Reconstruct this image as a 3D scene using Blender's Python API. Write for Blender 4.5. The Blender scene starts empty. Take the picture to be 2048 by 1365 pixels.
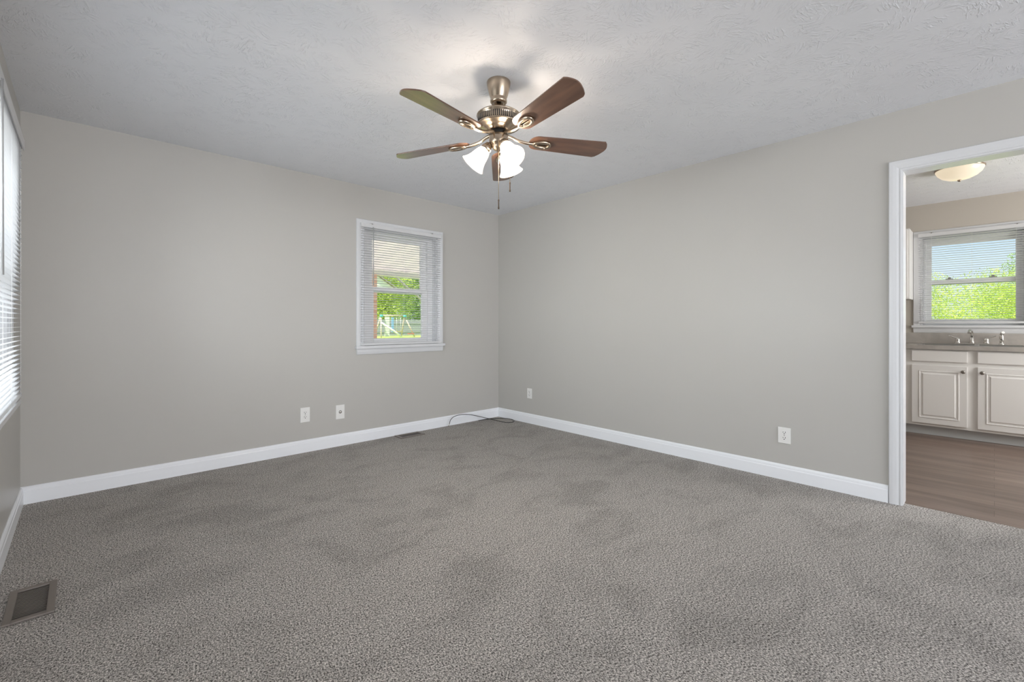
import bpy, bmesh, math, random
from mathutils import Vector, Matrix, Euler
PI = math.pi
S = bpy.context.scene
C = S.collection

# ------------------------------------------------------------------ camera
CAM_H = 1.115
cd = bpy.data.cameras.new('camera'); cam = bpy.data.objects.new('camera', cd); C.objects.link(cam)
cd.sensor_width = 36.0; cd.sensor_fit = 'HORIZONTAL'
cd.lens = 910.0 / 2048.0 * 36.0
cd.shift_y = -(682.5 - 649.0) / 2048.0
cd.clip_start = 0.03; cd.clip_end = 500
cam.location = (0, 0, CAM_H); cam.rotation_euler = (PI / 2, 0, -math.radians(43.33))
S.camera = cam

# ------------------------------------------------------------------ view, sky, sun, daylight, fill lamps
S.view_settings.view_transform = 'Standard'; S.view_settings.look = 'None'
S.view_settings.gamma = 1.0; S.view_settings.use_curve_mapping = False
S.view_settings.exposure = 0.0
S.cycles.use_denoising = True
S.cycles.max_bounces = 10; S.cycles.diffuse_bounces = 6; S.cycles.transparent_max_bounces = 24
S.cycles.sample_clamp_indirect = 6.0

w = bpy.data.worlds.new('sky'); S.world = w; w.use_nodes = True
nt = w.node_tree; nt.nodes.clear()
tc = nt.nodes.new('ShaderNodeTexCoord'); sx = nt.nodes.new('ShaderNodeSeparateXYZ')
rp = nt.nodes.new('ShaderNodeValToRGB'); bg = nt.nodes.new('ShaderNodeBackground'); ou = nt.nodes.new('ShaderNodeOutputWorld')
nt.links.new(tc.outputs['Generated'], sx.inputs[0]); nt.links.new(sx.outputs['Z'], rp.inputs[0])
e = rp.color_ramp.elements
e[0].position = 0.0; e[0].color = (0.86, 0.93, 1.0, 1)
e[1].position = 0.6; e[1].color = (0.24, 0.45, 0.85, 1)
n = e.new(0.10); n.color = (0.74, 0.88, 1.0, 1)
n = e.new(0.17); n.color = (0.50, 0.72, 1.0, 1)
nt.links.new(rp.outputs[0], bg.inputs[0]); bg.inputs[1].default_value = 1.05
nt.links.new(bg.outputs[0], ou.inputs[0])

def lamp(name, kind, loc, rot, energy, color=(1, 1, 1), **kw):
    l = bpy.data.lights.new(name, kind); l.energy = energy; l.color = color
    for k, v in kw.items(): setattr(l, k, v)
    o = bpy.data.objects.new(name, l); C.objects.link(o); o.location = loc; o.rotation_euler = rot
    return o

sun = lamp('sun', 'SUN', (-10, 3, 20), (0, 0, 0), 8.2, (1, 0.96, 0.9), angle=0.009)
sun.rotation_euler = Vector((-0.62, -0.24, 1.05)).to_track_quat('Z', 'Y').to_euler()
DAY = (0.937, 0.960, 1.0)
# added rear and side fill lamps, in openings made up behind the camera
lamp('fill_rear', 'AREA', (1.7, -5.52, 1.40), (PI / 2 + 0.30, 0, 0), 212, DAY, shape='RECTANGLE', size=3.2, size_y=1.6)
lamp('fill_side', 'AREA', (-0.30, -3.4, 1.38), (0, -PI / 2, 0), 24, DAY, shape='RECTANGLE', size=1.5, size_y=2.3)
sky_left = lamp('daylight_left', 'AREA', (-2.3, 2.3, 2.3), (0, 0, 0), 520, DAY, shape='RECTANGLE', size=2.6, size_y=4.0)
sky_left.rotation_euler = Vector((-2.3, 0, 1.1)).to_track_quat('Z', 'Y').to_euler()
lamp('fill_kitchen', 'AREA', (5.3, -2.12, 1.4), (PI / 2, 0, 0), 68, (1, 0.985, 0.96), shape='RECTANGLE', size=1.4, size_y=1.2)  # added fill lamp at an unseen kitchen opening made up for it

# ------------------------------------------------------------------ material helpers
def mat(name):
    m = bpy.data.materials.new(name); m.use_nodes = True
    return m, m.node_tree, m.node_tree.nodes['Principled BSDF']
def link(t, a, b): t.links.new(a, b)
def simple(name, col, rough=0.5, metal=0.0, spec=0.5, noise=0.0, nscale=20.0, bump=0.0, bscale=200.0):
    m, t, b = mat(name)
    b.inputs['Base Color'].default_value = (*col, 1); b.inputs['Roughness'].default_value = rough
    b.inputs['Metallic'].default_value = metal; b.inputs['Specular IOR Level'].default_value = spec
    c = t.nodes.new('ShaderNodeTexCoord')
    if noise > 0:
        nz = t.nodes.new('ShaderNodeTexNoise'); nz.inputs['Scale'].default_value = nscale; nz.inputs['Detail'].default_value = 4
        mx = t.nodes.new('ShaderNodeMix'); mx.data_type = 'RGBA'
        mx.inputs[6].default_value = (*[x * (1 - noise) for x in col], 1); mx.inputs[7].default_value = (*[min(1, x * (1 + noise)) for x in col], 1)
        link(t, c.outputs['Object'], nz.inputs['Vector']); link(t, nz.outputs['Fac'], mx.inputs[0]); link(t, mx.outputs[2], b.inputs['Base Color'])
    if bump > 0:
        n2 = t.nodes.new('ShaderNodeTexNoise'); n2.inputs['Scale'].default_value = bscale; n2.inputs['Detail'].default_value = 3
        bp = t.nodes.new('ShaderNodeBump'); bp.inputs['Strength'].default_value = bump; bp.inputs['Distance'].default_value = 0.002
        link(t, c.outputs['Object'], n2.inputs['Vector']); link(t, n2.outputs['Fac'], bp.inputs['Height']); link(t, bp.outputs[0], b.inputs['Normal'])
    return m

M = {}
M['wall'] = simple('wall_paint', (0.498, 0.483, 0.456), 0.30, spec=0.10, noise=0.012, nscale=3, bump=0.05, bscale=160)
M['kwall'] = simple('kitchen_wall_paint', (0.52, 0.48, 0.425), 0.4, spec=0.4, bump=0.05, bscale=160)
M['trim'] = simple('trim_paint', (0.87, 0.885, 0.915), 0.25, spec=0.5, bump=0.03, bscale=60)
M['casing'] = simple('trim_paint_dimmed', (0.67, 0.675, 0.69), 0.25, spec=0.5, bump=0.03, bscale=60)  # trim paint darkened to put the casings' dimmer light into the colour
M['vinyl'] = simple('window_vinyl', (0.82, 0.82, 0.83), 0.35)
M['cabinet'] = simple('cabinet_paint', (0.80, 0.785, 0.765), 0.35, bump=0.02, bscale=80)
M['toe'] = simple('toe_board', (0.60, 0.62, 0.63), 0.45)
M['plate'] = simple('plastic_plate', (0.80, 0.79, 0.77), 0.35)
M['dark'] = simple('dark_slot', (0.02, 0.02, 0.02), 0.6)
M['grey'] = simple('worn_grey', (0.25, 0.24, 0.23), 0.5)
M['nickel'] = simple('brushed_bronze_nickel', (0.46, 0.375, 0.29), 0.24, 1.0, noise=0.12, nscale=25)
M['chrome'] = simple('polished_chrome', (0.72, 0.70, 0.67), 0.14, 1.0)
M['steel'] = simple('stainless_steel', (0.55, 0.54, 0.52), 0.3, 1.0)
M['knob'] = simple('pewter_knob', (0.30, 0.28, 0.26), 0.3, 1.0)
M['register'] = simple('taupe_register', (0.21, 0.18, 0.16), 0.45, 0.2)
M['cable'] = simple('black_cable', (0.012, 0.012, 0.012), 0.35)
M['gold'] = simple('cable_plug', (0.75, 0.72, 0.68), 0.2, 1.0)
M['chain'] = simple('brass_chain', (0.62, 0.50, 0.36), 0.3, 1.0)
M['fob'] = simple('dark_fob', (0.10, 0.07, 0.05), 0.35, 0.6)
M['cord'] = simple('ladder_cord', (0.85, 0.85, 0.85), 0.7)
M['wand'] = simple('clear_wand', (0.42, 0.42, 0.42), 0.2)

# blind slats: thin vinyl that lets a little light through
m, t, b = mat('blind_vinyl'); b.inputs['Base Color'].default_value = (0.86, 0.86, 0.87, 1); b.inputs['Roughness'].default_value = 0.4
tl = t.nodes.new('ShaderNodeBsdfTranslucent'); tl.inputs['Color'].default_value = (0.8, 0.8, 0.8, 1)
ms = t.nodes.new('ShaderNodeMixShader'); ms.inputs[0].default_value = 0.32
link(t, b.outputs[0], ms.inputs[1]); link(t, tl.outputs[0], ms.inputs[2]); link(t, ms.outputs[0], t.nodes['Material Output'].inputs[0])
M['blind'] = m

# window pane: see-through with a fresnel sheen
m = bpy.data.materials.new('window_glass'); m.use_nodes = True; t = m.node_tree; t.nodes.clear()
tr = t.nodes.new('ShaderNodeBsdfTransparent'); tr.inputs[0].default_value = (0.96, 0.98, 0.97, 1)
gl = t.nodes.new('ShaderNodeBsdfGlossy'); gl.inputs['Roughness'].default_value = 0.02
fr = t.nodes.new('ShaderNodeFresnel'); fr.inputs[0].default_value = 1.3
ms = t.nodes.new('ShaderNodeMixShader'); oo = t.nodes.new('ShaderNodeOutputMaterial')
link(t, fr.outputs[0], ms.inputs[0]); link(t, tr.outputs[0], ms.inputs[1]); link(t, gl.outputs[0], ms.inputs[2]); link(t, ms.outputs[0], oo.inputs[0])
M['glass'] = m

# stomped / brushed ceiling texture
m, t, b = mat('ceiling_texture'); b.inputs['Base Color'].default_value = (0.83, 0.845, 0.885, 1); b.inputs['Roughness'].default_value = 0.55
b.inputs['Specular IOR Level'].default_value = 0.35
c = t.nodes.new('ShaderNodeTexCoord')
def stomp(scale, off, ridge):
    mp = t.nodes.new('ShaderNodeMapping'); mp.inputs['Location'].default_value = off
    link(t, c.outputs['Object'], mp.inputs['Vector'])
    vo = t.nodes.new('ShaderNodeTexVoronoi'); vo.inputs['Scale'].default_value = scale; vo.voronoi_dimensions = '2D'
    link(t, mp.outputs[0], vo.inputs['Vector'])
    sp = t.nodes.new('ShaderNodeSeparateColor'); link(t, vo.outputs['Color'], sp.inputs[0])
    ml = t.nodes.new('ShaderNodeMath'); ml.operation = 'MULTIPLY'; ml.inputs[1].default_value = 6.283; link(t, sp.outputs[0], ml.inputs[0])
    vr = t.nodes.new('ShaderNodeVectorRotate'); vr.rotation_type = 'Z_AXIS'
    link(t, mp.outputs[0], vr.inputs['Vector']); link(t, ml.outputs[0], vr.inputs['Angle'])
    m2 = t.nodes.new('ShaderNodeMapping'); m2.inputs['Scale'].default_value = (1, 0.28, 1); link(t, vr.outputs[0], m2.inputs['Vector'])
    nz = t.nodes.new('ShaderNodeTexNoise'); nz.noise_dimensions = '2D'; nz.inputs['Scale'].default_value = ridge; nz.inputs['Detail'].default_value = 2; nz.inputs['Distortion'].default_value = 0.6
    link(t, m2.outputs[0], nz.inputs['Vector'])
    mr = t.nodes.new('ShaderNodeMapRange'); mr.inputs[1].default_value = 0.52; mr.inputs[2].default_value = 0.70
    link(t, nz.outputs['Fac'], mr.inputs[0])
    fd = t.nodes.new('ShaderNodeMapRange'); fd.inputs[1].default_value = 0.55; fd.inputs[2].default_value = 0.15   # fade near the cell edge
    link(t, vo.outputs['Distance'], fd.inputs[0])
    mu = t.nodes.new('ShaderNodeMath'); mu.operation = 'MULTIPLY'; link(t, mr.outputs[0], mu.inputs[0]); link(t, fd.outputs[0], mu.inputs[1])
    return mu
a1 = stomp(9.0, (0, 0, 0), 95.0); a2 = stomp(7.0, (3.3, 1.7, 0), 80.0)
mx = t.nodes.new('ShaderNodeMath'); mx.operation = 'MAXIMUM'; link(t, a1.outputs[0], mx.inputs[0]); link(t, a2.outputs[0], mx.inputs[1])
bp = t.nodes.new('ShaderNodeBump'); bp.inputs['Strength'].default_value = 0.6; bp.inputs['Distance'].default_value = 0.005
link(t, mx.outputs[0], bp.inputs['Height']); link(t, bp.outputs[0], b.inputs['Normal'])
M['ceiling'] = m

# flecked carpet
m, t, b = mat('flecked_carpet'); b.inputs['Roughness'].default_value = 0.95; b.inputs['Specular IOR Level'].default_value = 0.1
c = t.nodes.new('ShaderNodeTexCoord')
def noise(scale, detail, dist=0.0, vec=None, rough=0.5):
    n_ = t.nodes.new('ShaderNodeTexNoise'); n_.inputs['Scale'].default_value = scale; n_.inputs['Detail'].default_value = detail
    n_.inputs['Distortion'].default_value = dist; n_.inputs['Roughness'].default_value = rough
    link(t, vec or c.outputs['Object'], n_.inputs['Vector']); return n_
mp = t.nodes.new('ShaderNodeMapping'); mp.inputs['Rotation'].default_value = (0, 0, 0.25); mp.inputs['Scale'].default_value = (1.0, 0.75, 1.0)
link(t, c.outputs['Object'], mp.inputs['Vector'])
n1 = noise(190, 2.2, 0.3, mp.outputs[0], 0.8)
r1 = t.nodes.new('ShaderNodeValToRGB'); q = r1.color_ramp.elements
q[0].position = 0.36; q[0].color = (0.045, 0.040, 0.037, 1)
q[1].position = 0.65; q[1].color = (0.80, 0.755, 0.71, 1)
k = q.new(0.50); k.color = (0.35, 0.33, 0.308, 1)
link(t, n1.outputs['Fac'], r1.inputs[0])
# pile lying in different directions (footprints and vacuum strokes)
mp2 = t.nodes.new('ShaderNodeMapping'); mp2.inputs['Rotation'].default_value = (0, 0, 0.5); mp2.inputs['Scale'].default_value = (1.0, 1.5, 1)
link(t, c.outputs['Object'], mp2.inputs['Vector'])
n2 = noise(2.1, 5, 0.9, mp2.outputs[0], 0.6)
r2 = t.nodes.new('ShaderNodeMapRange'); r2.inputs[1].default_value = 0.34; r2.inputs[2].default_value = 0.52; r2.inputs[3].default_value = 0.85; r2.inputs[4].default_value = 1.03
link(t, n2.outputs['Fac'], r2.inputs[0])
vm = t.nodes.new('ShaderNodeVectorMath'); vm.operation = 'SCALE'; link(t, r1.outputs[0], vm.inputs[0]); link(t, r2.outputs[0], vm.inputs['Scale'])
link(t, vm.outputs[0], b.inputs['Base Color'])
bp = t.nodes.new('ShaderNodeBump'); bp.inputs['Strength'].default_value = 0.6; bp.inputs['Distance'].default_value = 0.006
link(t, n1.outputs['Fac'], bp.inputs['Height']); link(t, bp.outputs[0], b.inputs['Normal'])
M['carpet'] = m

# wood grain: planks (kitchen) and fan blades
def wood(name, dark, light, scale, stretch, rough, axis='Y', planks=None):
    m, t, b = mat(name); b.inputs['Roughness'].default_value = rough
    c = t.nodes.new('ShaderNodeTexCoord'); mp = t.nodes.new('ShaderNodeMapping')
    mp.inputs['Scale'].default_value = {'Y': (1, stretch, 1), 'X': (stretch, 1, 1)}[axis]
    link(t, c.outputs['Object'], mp.inputs['Vector'])
    nz = t.nodes.new('ShaderNodeTexNoise'); nz.inputs['Scale'].default_value = scale; nz.inputs['Detail'].default_value = 6; nz.inputs['Distortion'].default_value = 0.5
    link(t, mp.outputs[0], nz.inputs['Vector'])
    mx = t.nodes.new('ShaderNodeMix'); mx.data_type = 'RGBA'; mx.inputs[6].default_value = (*dark, 1); mx.inputs[7].default_value = (*light, 1)
    mr = t.nodes.new('ShaderNodeMapRange'); mr.inputs[1].default_value = 0.3; mr.inputs[2].default_value = 0.7
    link(t, nz.outputs['Fac'], mr.inputs[0]); link(t, mr.outputs[0], mx.inputs[0])
    out = mx.outputs[2]
    if planks:
        br = t.nodes.new('ShaderNodeTexBrick'); br.inputs['Scale'].default_value = 1.0
        br.inputs['Brick Width'].default_value = planks[0]; br.inputs['Row Height'].default_value = planks[1]; br.inputs['Mortar Size'].default_value = 0.0012
        br.inputs['Color1'].default_value = (0.82, 0.82, 0.82, 1); br.inputs['Color2'].default_value = (1.12, 1.12, 1.12, 1); br.inputs['Mortar'].default_value = (0.45, 0.42, 0.4, 1)
        m3 = t.nodes.new('ShaderNodeMapping'); m3.inputs['Rotation'].default_value = (0, 0, PI / 2 if axis == 'Y' else 0)
        link(t, c.outputs['Object'], m3.inputs['Vector']); link(t, m3.outputs[0], br.inputs['Vector'])
        mm = t.nodes.new('ShaderNodeMix'); mm.data_type = 'RGBA'; mm.blend_type = 'MULTIPLY'; mm.inputs[0].default_value = 1
        link(t, out, mm.inputs[6]); link(t, br.outputs['Color'], mm.inputs[7]); out = mm.outputs[2]
    link(t, out, b.inputs['Base Color'])
    return m
M['planks'] = wood('vinyl_planks', (0.125, 0.085, 0.065), (0.26, 0.19, 0.155), 9, 0.10, 0.33, 'Y', (1.2, 0.11))
M['blade'] = wood('walnut_blade', (0.080, 0.040, 0.026), (0.175, 0.092, 0.058), 22, 0.12, 0.30, 'X')
M['blade'].node_tree.nodes['Principled BSDF'].inputs['Coat Weight'].default_value = 0.5
M['blade'].node_tree.nodes['Principled BSDF'].inputs['Coat Roughness'].default_value = 0.35
M['counter'] = simple('laminate_counter', (0.41, 0.38, 0.35), 0.3, noise=0.28, nscale=14)
M['brick'] = None
m, t, b = mat('red_brick'); b.inputs['Roughness'].default_value = 0.85
c = t.nodes.new('ShaderNodeTexCoord'); mp = t.nodes.new('ShaderNodeMapping'); mp.inputs['Rotation'].default_value = (PI / 2, 0, 0); link(t, c.outputs['Object'], mp.inputs['Vector'])
br = t.nodes.new('ShaderNodeTexBrick'); br.inputs['Scale'].default_value = 1; br.inputs['Brick Width'].default_value = 0.2; br.inputs['Row Height'].default_value = 0.075; br.inputs['Mortar Size'].default_value = 0.008
br.inputs['Color1'].default_value = (0.78, 0.42, 0.29, 1); br.inputs['Color2'].default_value = (0.84, 0.50, 0.37, 1); br.inputs['Mortar'].default_value = (0.82, 0.64, 0.53, 1)
link(t, mp.outputs[0], br.inputs['Vector']); link(t, br.outputs['Color'], b.inputs['Base Color'])
M['brick'] = m
M['white_ext'] = simple('white_siding', (0.82, 0.80, 0.77), 0.6, noise=0.04, nscale=4)
M['shingle'] = simple('roof_shingle', (0.42, 0.37, 0.32), 0.8, noise=0.2, nscale=8)
M['grass'] = simple('lawn_grass', (0.42, 0.53, 0.11), 0.9, noise=0.3, nscale=1.2)
M['concrete'] = simple('patio_concrete', (0.62, 0.58, 0.54), 0.8, noise=0.06, nscale=3)
M['bark'] = simple('grey_bark', (0.46, 0.41, 0.37), 0.9, noise=0.3, nscale=12)
M['fence'] = simple('grey_fence_wood', (0.42, 0.42, 0.42), 0.85, noise=0.2, nscale=5)
M['tan_wood'] = simple('tan_timber', (0.70, 0.56, 0.44), 0.7, noise=0.1)
M['teal'] = simple('teal_plastic', (0.10, 0.50, 0.46), 0.4)
M['bluep'] = simple('blue_plastic', (0.28, 0.48, 0.75), 0.4)
M['yellowp'] = simple('yellow_plastic', (0.80, 0.55, 0.10), 0.4)
M['redp'] = simple('red_plastic', (0.65, 0.20, 0.12), 0.4)
M['whitep'] = simple('white_plastic', (0.85, 0.82, 0.76), 0.5)
def leafmat(name, c1, c2):
    m, t, b = mat(name); b.inputs['Roughness'].default_value = 0.5
    oi = t.nodes.new('ShaderNodeTexCoord'); nz = t.nodes.new('ShaderNodeTexNoise'); nz.inputs['Scale'].default_value = 3.0; nz.inputs['Detail'].default_value = 5
    mx = t.nodes.new('ShaderNodeMix'); mx.data_type = 'RGBA'; mx.inputs[6].default_value = (*c1, 1); mx.inputs[7].default_value = (*c2, 1)
    mr = t.nodes.new('ShaderNodeMapRange'); mr.inputs[1].default_value = 0.35; mr.inputs[2].default_value = 0.65
    link(t, oi.outputs['Object'], nz.inputs['Vector']); link(t, nz.outputs['Fac'], mr.inputs[0]); link(t, mr.outputs[0], mx.inputs[0]); link(t, mx.outputs[2], b.inputs['Base Color'])
    tl = t.nodes.new('ShaderNodeBsdfTranslucent'); link(t, mx.outputs[2], tl.inputs['Color'])
    ms = t.nodes.new('ShaderNodeMixShader'); ms.inputs[0].default_value = 0.5
    link(t, b.outputs[0], ms.inputs[1]); link(t, tl.outputs[0], ms.inputs[2]); link(t, ms.outputs[0], t.nodes['Material Output'].inputs[0])
    return m
M['leaf'] = leafmat('bright_leaves', (0.40, 0.56, 0.10), (0.86, 0.88, 0.22))
M['leaf2'] = leafmat('deep_leaves', (0.26, 0.42, 0.12), (0.52, 0.66, 0.20))
# white ribbed patio cover sheet that glows with the sun on its top
m, t, b = mat('patio_sheet'); b.inputs['Base Color'].default_value = (0.85, 0.80, 0.77, 1); b.inputs['Roughness'].default_value = 0.5
tl = t.nodes.new('ShaderNodeBsdfTranslucent'); tl.inputs['Color'].default_value = (0.85, 0.78, 0.74, 1)
ms = t.nodes.new('ShaderNodeMixShader'); ms.inputs[0].default_value = 0.62
link(t, b.outputs[0], ms.inputs[1]); link(t, tl.outputs[0], ms.inputs[2]); link(t, ms.outputs[0], t.nodes['Material Output'].inputs[0])
M['sheet'] = m
def glow(name, col, strength, base):
    m, t, b = mat(name); b.inputs['Base Color'].default_value = (*base, 1); b.inputs['Roughness'].default_value = 0.25
    b.inputs['Emission Color'].default_value = (*col, 1); b.inputs['Emission Strength'].default_value = strength
    return m
M['shade'] = glow('lit_frosted_glass', (1.0, 0.86, 0.70), 1.3, (0.9, 0.88, 0.84))
t = M['shade'].node_tree; b = t.nodes['Principled BSDF']
tr = t.nodes.new('ShaderNodeBsdfTransparent'); tr.inputs[0].default_value = (1, 0.97, 0.93, 1); ms = t.nodes.new('ShaderNodeMixShader'); ms.inputs[0].default_value = 0.5
link(t, b.outputs[0], ms.inputs[1]); link(t, tr.outputs[0], ms.inputs[2]); link(t, ms.outputs[0], t.nodes['Material Output'].inputs[0])
M['bulb'] = glow('lit_bulb', (1.0, 0.84, 0.66), 12.0, (0.9, 0.9, 0.9))      # clear glass envelope
t = M['bulb'].node_tree; b = t.nodes['Principled BSDF']
tr = t.nodes.new('ShaderNodeBsdfTransparent'); ms = t.nodes.new('ShaderNodeMixShader'); ms.inputs[0].default_value = 0.85
link(t, b.outputs[0], ms.inputs[1]); link(t, tr.outputs[0], ms.inputs[2]); link(t, ms.outputs[0], t.nodes['Material Output'].inputs[0])
M['dome'] = glow('lit_alabaster_dome', (1.0, 0.84, 0.60), 0.66, (0.42, 0.40, 0.36))

# ------------------------------------------------------------------ mesh helpers
class MB:
    def __init__(s): s.b = bmesh.new()
    def box(s, a, c, bev=0.0):
        a, c = [min(x, y) for x, y in zip(a, c)], [max(x, y) for x, y in zip(a, c)]
        v = [s.b.verts.new((x, y, z)) for z in (a[2], c[2]) for y in (a[1], c[1]) for x in (a[0], c[0])]
        f = [s.b.faces.new([v[i] for i in q]) for q in ((0, 2, 3, 1), (4, 5, 7, 6), (0, 1, 5, 4), (2, 6, 7, 3), (0, 4, 6, 2), (1, 3, 7, 5))]
        if bev > 0:
            ed = list({e for x in f for e in x.edges})
            bmesh.ops.bevel(s.b, geom=ed, offset=bev, segments=2, affect='EDGES', profile=0.6)
        return s
    def lathe(s, prof, n=32, center=(0, 0, 0), mtx=None, smooth=True):
        mtx = mtx or Matrix.Translation(center)
        rings = []
        for r, z in prof:
            if r < 1e-6: rings.append([s.b.verts.new(mtx @ Vector((0, 0, z)))])
            else: rings.append([s.b.verts.new(mtx @ Vector((r * math.cos(2 * PI * i / n), r * math.sin(2 * PI * i / n), z))) for i in range(n)])
        for A, B in zip(rings, rings[1:]):
            for i in range(n):
                j = (i + 1) % n
                if len(A) == 1 and len(B) == 1: continue
                if len(A) == 1: f = s.b.faces.new((A[0], B[j], B[i]))
                elif len(B) == 1: f = s.b.faces.new((A[i], A[j], B[0]))
                else: f = s.b.faces.new((A[i], A[j], B[j], B[i]))
                f.smooth = smooth
        return s
    def tube(s, pts, r, n=8, closed=False, cap=True):
        pts = [Vector(p) for p in pts]; rings = []; N = len(pts)
        rr = r if isinstance(r, (list, tuple)) else [r] * N
        up = None
        for i, p in enumerate(pts):
            if closed: d = pts[(i + 1) % N] - pts[i - 1]
            else: d = pts[min(i + 1, N - 1)] - pts[max(i - 1, 0)]
            d.normalize()
            if up is None: up = Vector((0, 0, 1)) if abs(d.z) < 0.9 else Vector((1, 0, 0))
            x = d.cross(up)
            if x.length < 1e-5: x = d.orthogonal()
            x.normalize(); y = x.cross(d).normalized(); up = y
            rings.append([s.b.verts.new(p + (x * math.cos(2 * PI * k / n) + y * math.sin(2 * PI * k / n)) * rr[i]) for k in range(n)])
        prs = list(zip(rings, rings[1:])) + ([(rings[-1], rings[0])] if closed else [])
        for A, B in prs:
            for k in range(n):
                f = s.b.faces.new((A[k], A[(k + 1) % n], B[(k + 1) % n], B[k])); f.smooth = True
        if cap and not closed:
            s.b.faces.new(rings[0][::-1]); s.b.faces.new(rings[-1])
        return s
    def prism(s, poly, ax, a, b):
        """extrude the 2-D polygon along axis ax from a to b"""
        def P(u, v, wv): return {'X': (wv, u, v), 'Y': (u, wv, v), 'Z': (u, v, wv)}[ax]
        A = [s.b.verts.new(P(u, v, a)) for u, v in poly]; B = [s.b.verts.new(P(u, v, b)) for u, v in poly]
        n = len(poly)
        for i in range(n): s.b.faces.new((A[i], A[(i + 1) % n], B[(i + 1) % n], B[i]))
        s.b.faces.new(A[::-1]); s.b.faces.new(B)
        return s
    def move(s, mtx): bmesh.ops.transform(s.b, matrix=mtx, verts=s.b.verts); return s
    def build(s, name, m, parent=None, loc=None, rot=None, keep=False):
        if not keep: bmesh.ops.recalc_face_normals(s.b, faces=s.b.faces)
        me = bpy.data.meshes.new(name); s.b.to_mesh(me); s.b.free()
        if m: me.materials.append(m)
        o = bpy.data.objects.new(name, me); C.objects.link(o)
        if parent: o.parent = parent
        if loc: o.location = loc
        if rot: o.rotation_euler = rot
        return o
def empty(name, loc=(0, 0, 0), rot=(0, 0, 0)):
    o = bpy.data.objects.new(name, None); C.objects.link(o); o.location = loc; o.rotation_euler = rot; o.empty_display_size = 0.1
    return o
def tag(o, label=None, cat=None, group=None, kind=None):
    if label: o['label'] = label
    if cat: o['category'] = cat
    if group: o['group'] = group
    if kind: o['kind'] = kind
    return o
def structure(o, label, cat): return tag(o, label, cat, kind='structure')
def smooth_path(pts, sub=8):
    pts = [Vector(p) for p in pts]; out = []
    for i in range(len(pts) - 1):
        p0, p1, p2, p3 = pts[max(i - 1, 0)], pts[i], pts[i + 1], pts[min(i + 2, len(pts) - 1)]
        for k in range(sub):
            u = k / sub
            out.append(0.5 * ((2 * p1) + (p2 - p0) * u + (2 * p0 - 5 * p1 + 4 * p2 - p3) * u * u + (3 * p1 - p0 - 3 * p2 + p3) * u ** 3))
    out.append(pts[-1]); return out

# ------------------------------------------------------------------ room shell
XL, XR, YB, ZC = -0.281, 3.665, 4.124, 2.435
YR = -5.6                       # unseen far end behind the camera
XK, XKW = 3.785, 6.76           # kitchen side of the partition, kitchen window wall
def wall_x(mb, x0, x1, y0, y1, z0, z1, holes):
    """wall slab lying along Y between x0..x1, with holes (ya, yb, za, zb)"""
    ys = sorted({y0, y1, *[h[0] for h in holes], *[h[1] for h in holes]})
    for a, b in zip(ys, ys[1:]):
        zz = [(z0, z1)]
        for h in holes:
            if a >= h[0] - 1e-6 and b <= h[1] + 1e-6:
                zz = [q for z in zz for q in ((z[0], min(z[1], h[2])), (max(z[0], h[3]), z[1])) if q[1] - q[0] > 1e-4]
        for p, q in zz: mb.box((x0, a, p), (x1, b, q))
def wall_y(mb, y0, y1, x0, x1, z0, z1, holes):
    xs = sorted({x0, x1, *[h[0] for h in holes], *[h[1] for h in holes]})
    for a, b in zip(xs, xs[1:]):
        zz = [(z0, z1)]
        for h in holes:
            if a >= h[0] - 1e-6 and b <= h[1] + 1e-6:
                zz = [q for z in zz for q in ((z[0], min(z[1], h[2])), (max(z[0], h[3]), z[1])) if q[1] - q[0] > 1e-4]
        for p, q in zz: mb.box((a, y0, p), (b, y1, q))

WB = (1.945, 2.775, 0.905, 2.042)        # back wall window opening
WL = (1.10, 3.48, 0.712, 2.042)          # left wall window opening
WK = (-0.22, 0.55, 1.10, 2.07)           # kitchen window opening
DJ = (-0.43, 0.384, 2.056)               # doorway, inside its jambs
DR = (DJ[0] - 0.018, DJ[1] + 0.018, -0.05, DJ[2] + 0.018)
mb = MB(); wall_y(mb, YB, YB + 0.16, XL - 0.16, XR, -0.05, ZC + 0.05, [WB])
structure(mb.build('wall_back', M['wall']), 'greige wall with the small window and the two outlet plates', 'wall')
mb = MB(); wall_x(mb, XL - 0.16, XL, YR, YB, -0.05, ZC + 0.05, [WL, (-4.6, -2.2, 0.6, 2.15)])
structure(mb.build('wall_left', M['wall']), 'greige wall with the wide blind covered window at the picture edge', 'wall')
mb = MB(); wall_x(mb, XR, XK, YR, YB + 0.16, -0.05, ZC + 0.05, [DR])
structure(mb.build('wall_right', M['wall']), 'long greige wall with the doorway to the kitchen', 'wall')
mb = MB(); wall_y(mb, YR - 0.12, YR, XL - 0.16, XK, -0.05, ZC + 0.05, [(0.05, 3.35, 0.55, 2.25)])
structure(mb.build('wall_rear', M['wall']), 'greige wall behind the camera with a wide opening added to let in light', 'wall')
mb = MB(); wall_x(mb, XKW, XKW + 0.16, -2.3, 2.0, -0.05, ZC + 0.05, [WK])
structure(mb.build('wall_kitchen_far', M['kwall']), 'beige kitchen wall around the window over the sink', 'wall')
mb = MB(); wall_y(mb, 2.0, 2.12, XK, XKW + 0.16, -0.05, ZC + 0.05, [])
structure(mb.build('wall_kitchen_side', M['kwall']), 'beige kitchen end wall hidden beyond the door jamb', 'wall')
mb = MB(); wall_y(mb, -2.3, -2.18, XK, XKW + 0.16, -0.05, ZC + 0.05, [(4.6, 6.0, 0.8, 2.0)])
structure(mb.build('wall_kitchen_rear', M['kwall']), 'beige kitchen end wall out of sight to the right', 'wall')
structure(MB().box((XL, YR, -0.05), (XR + 0.055, YB, 0.0)).build('floor', M['carpet']), 'grey brown flecked wall to wall carpet', 'carpet')
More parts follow.
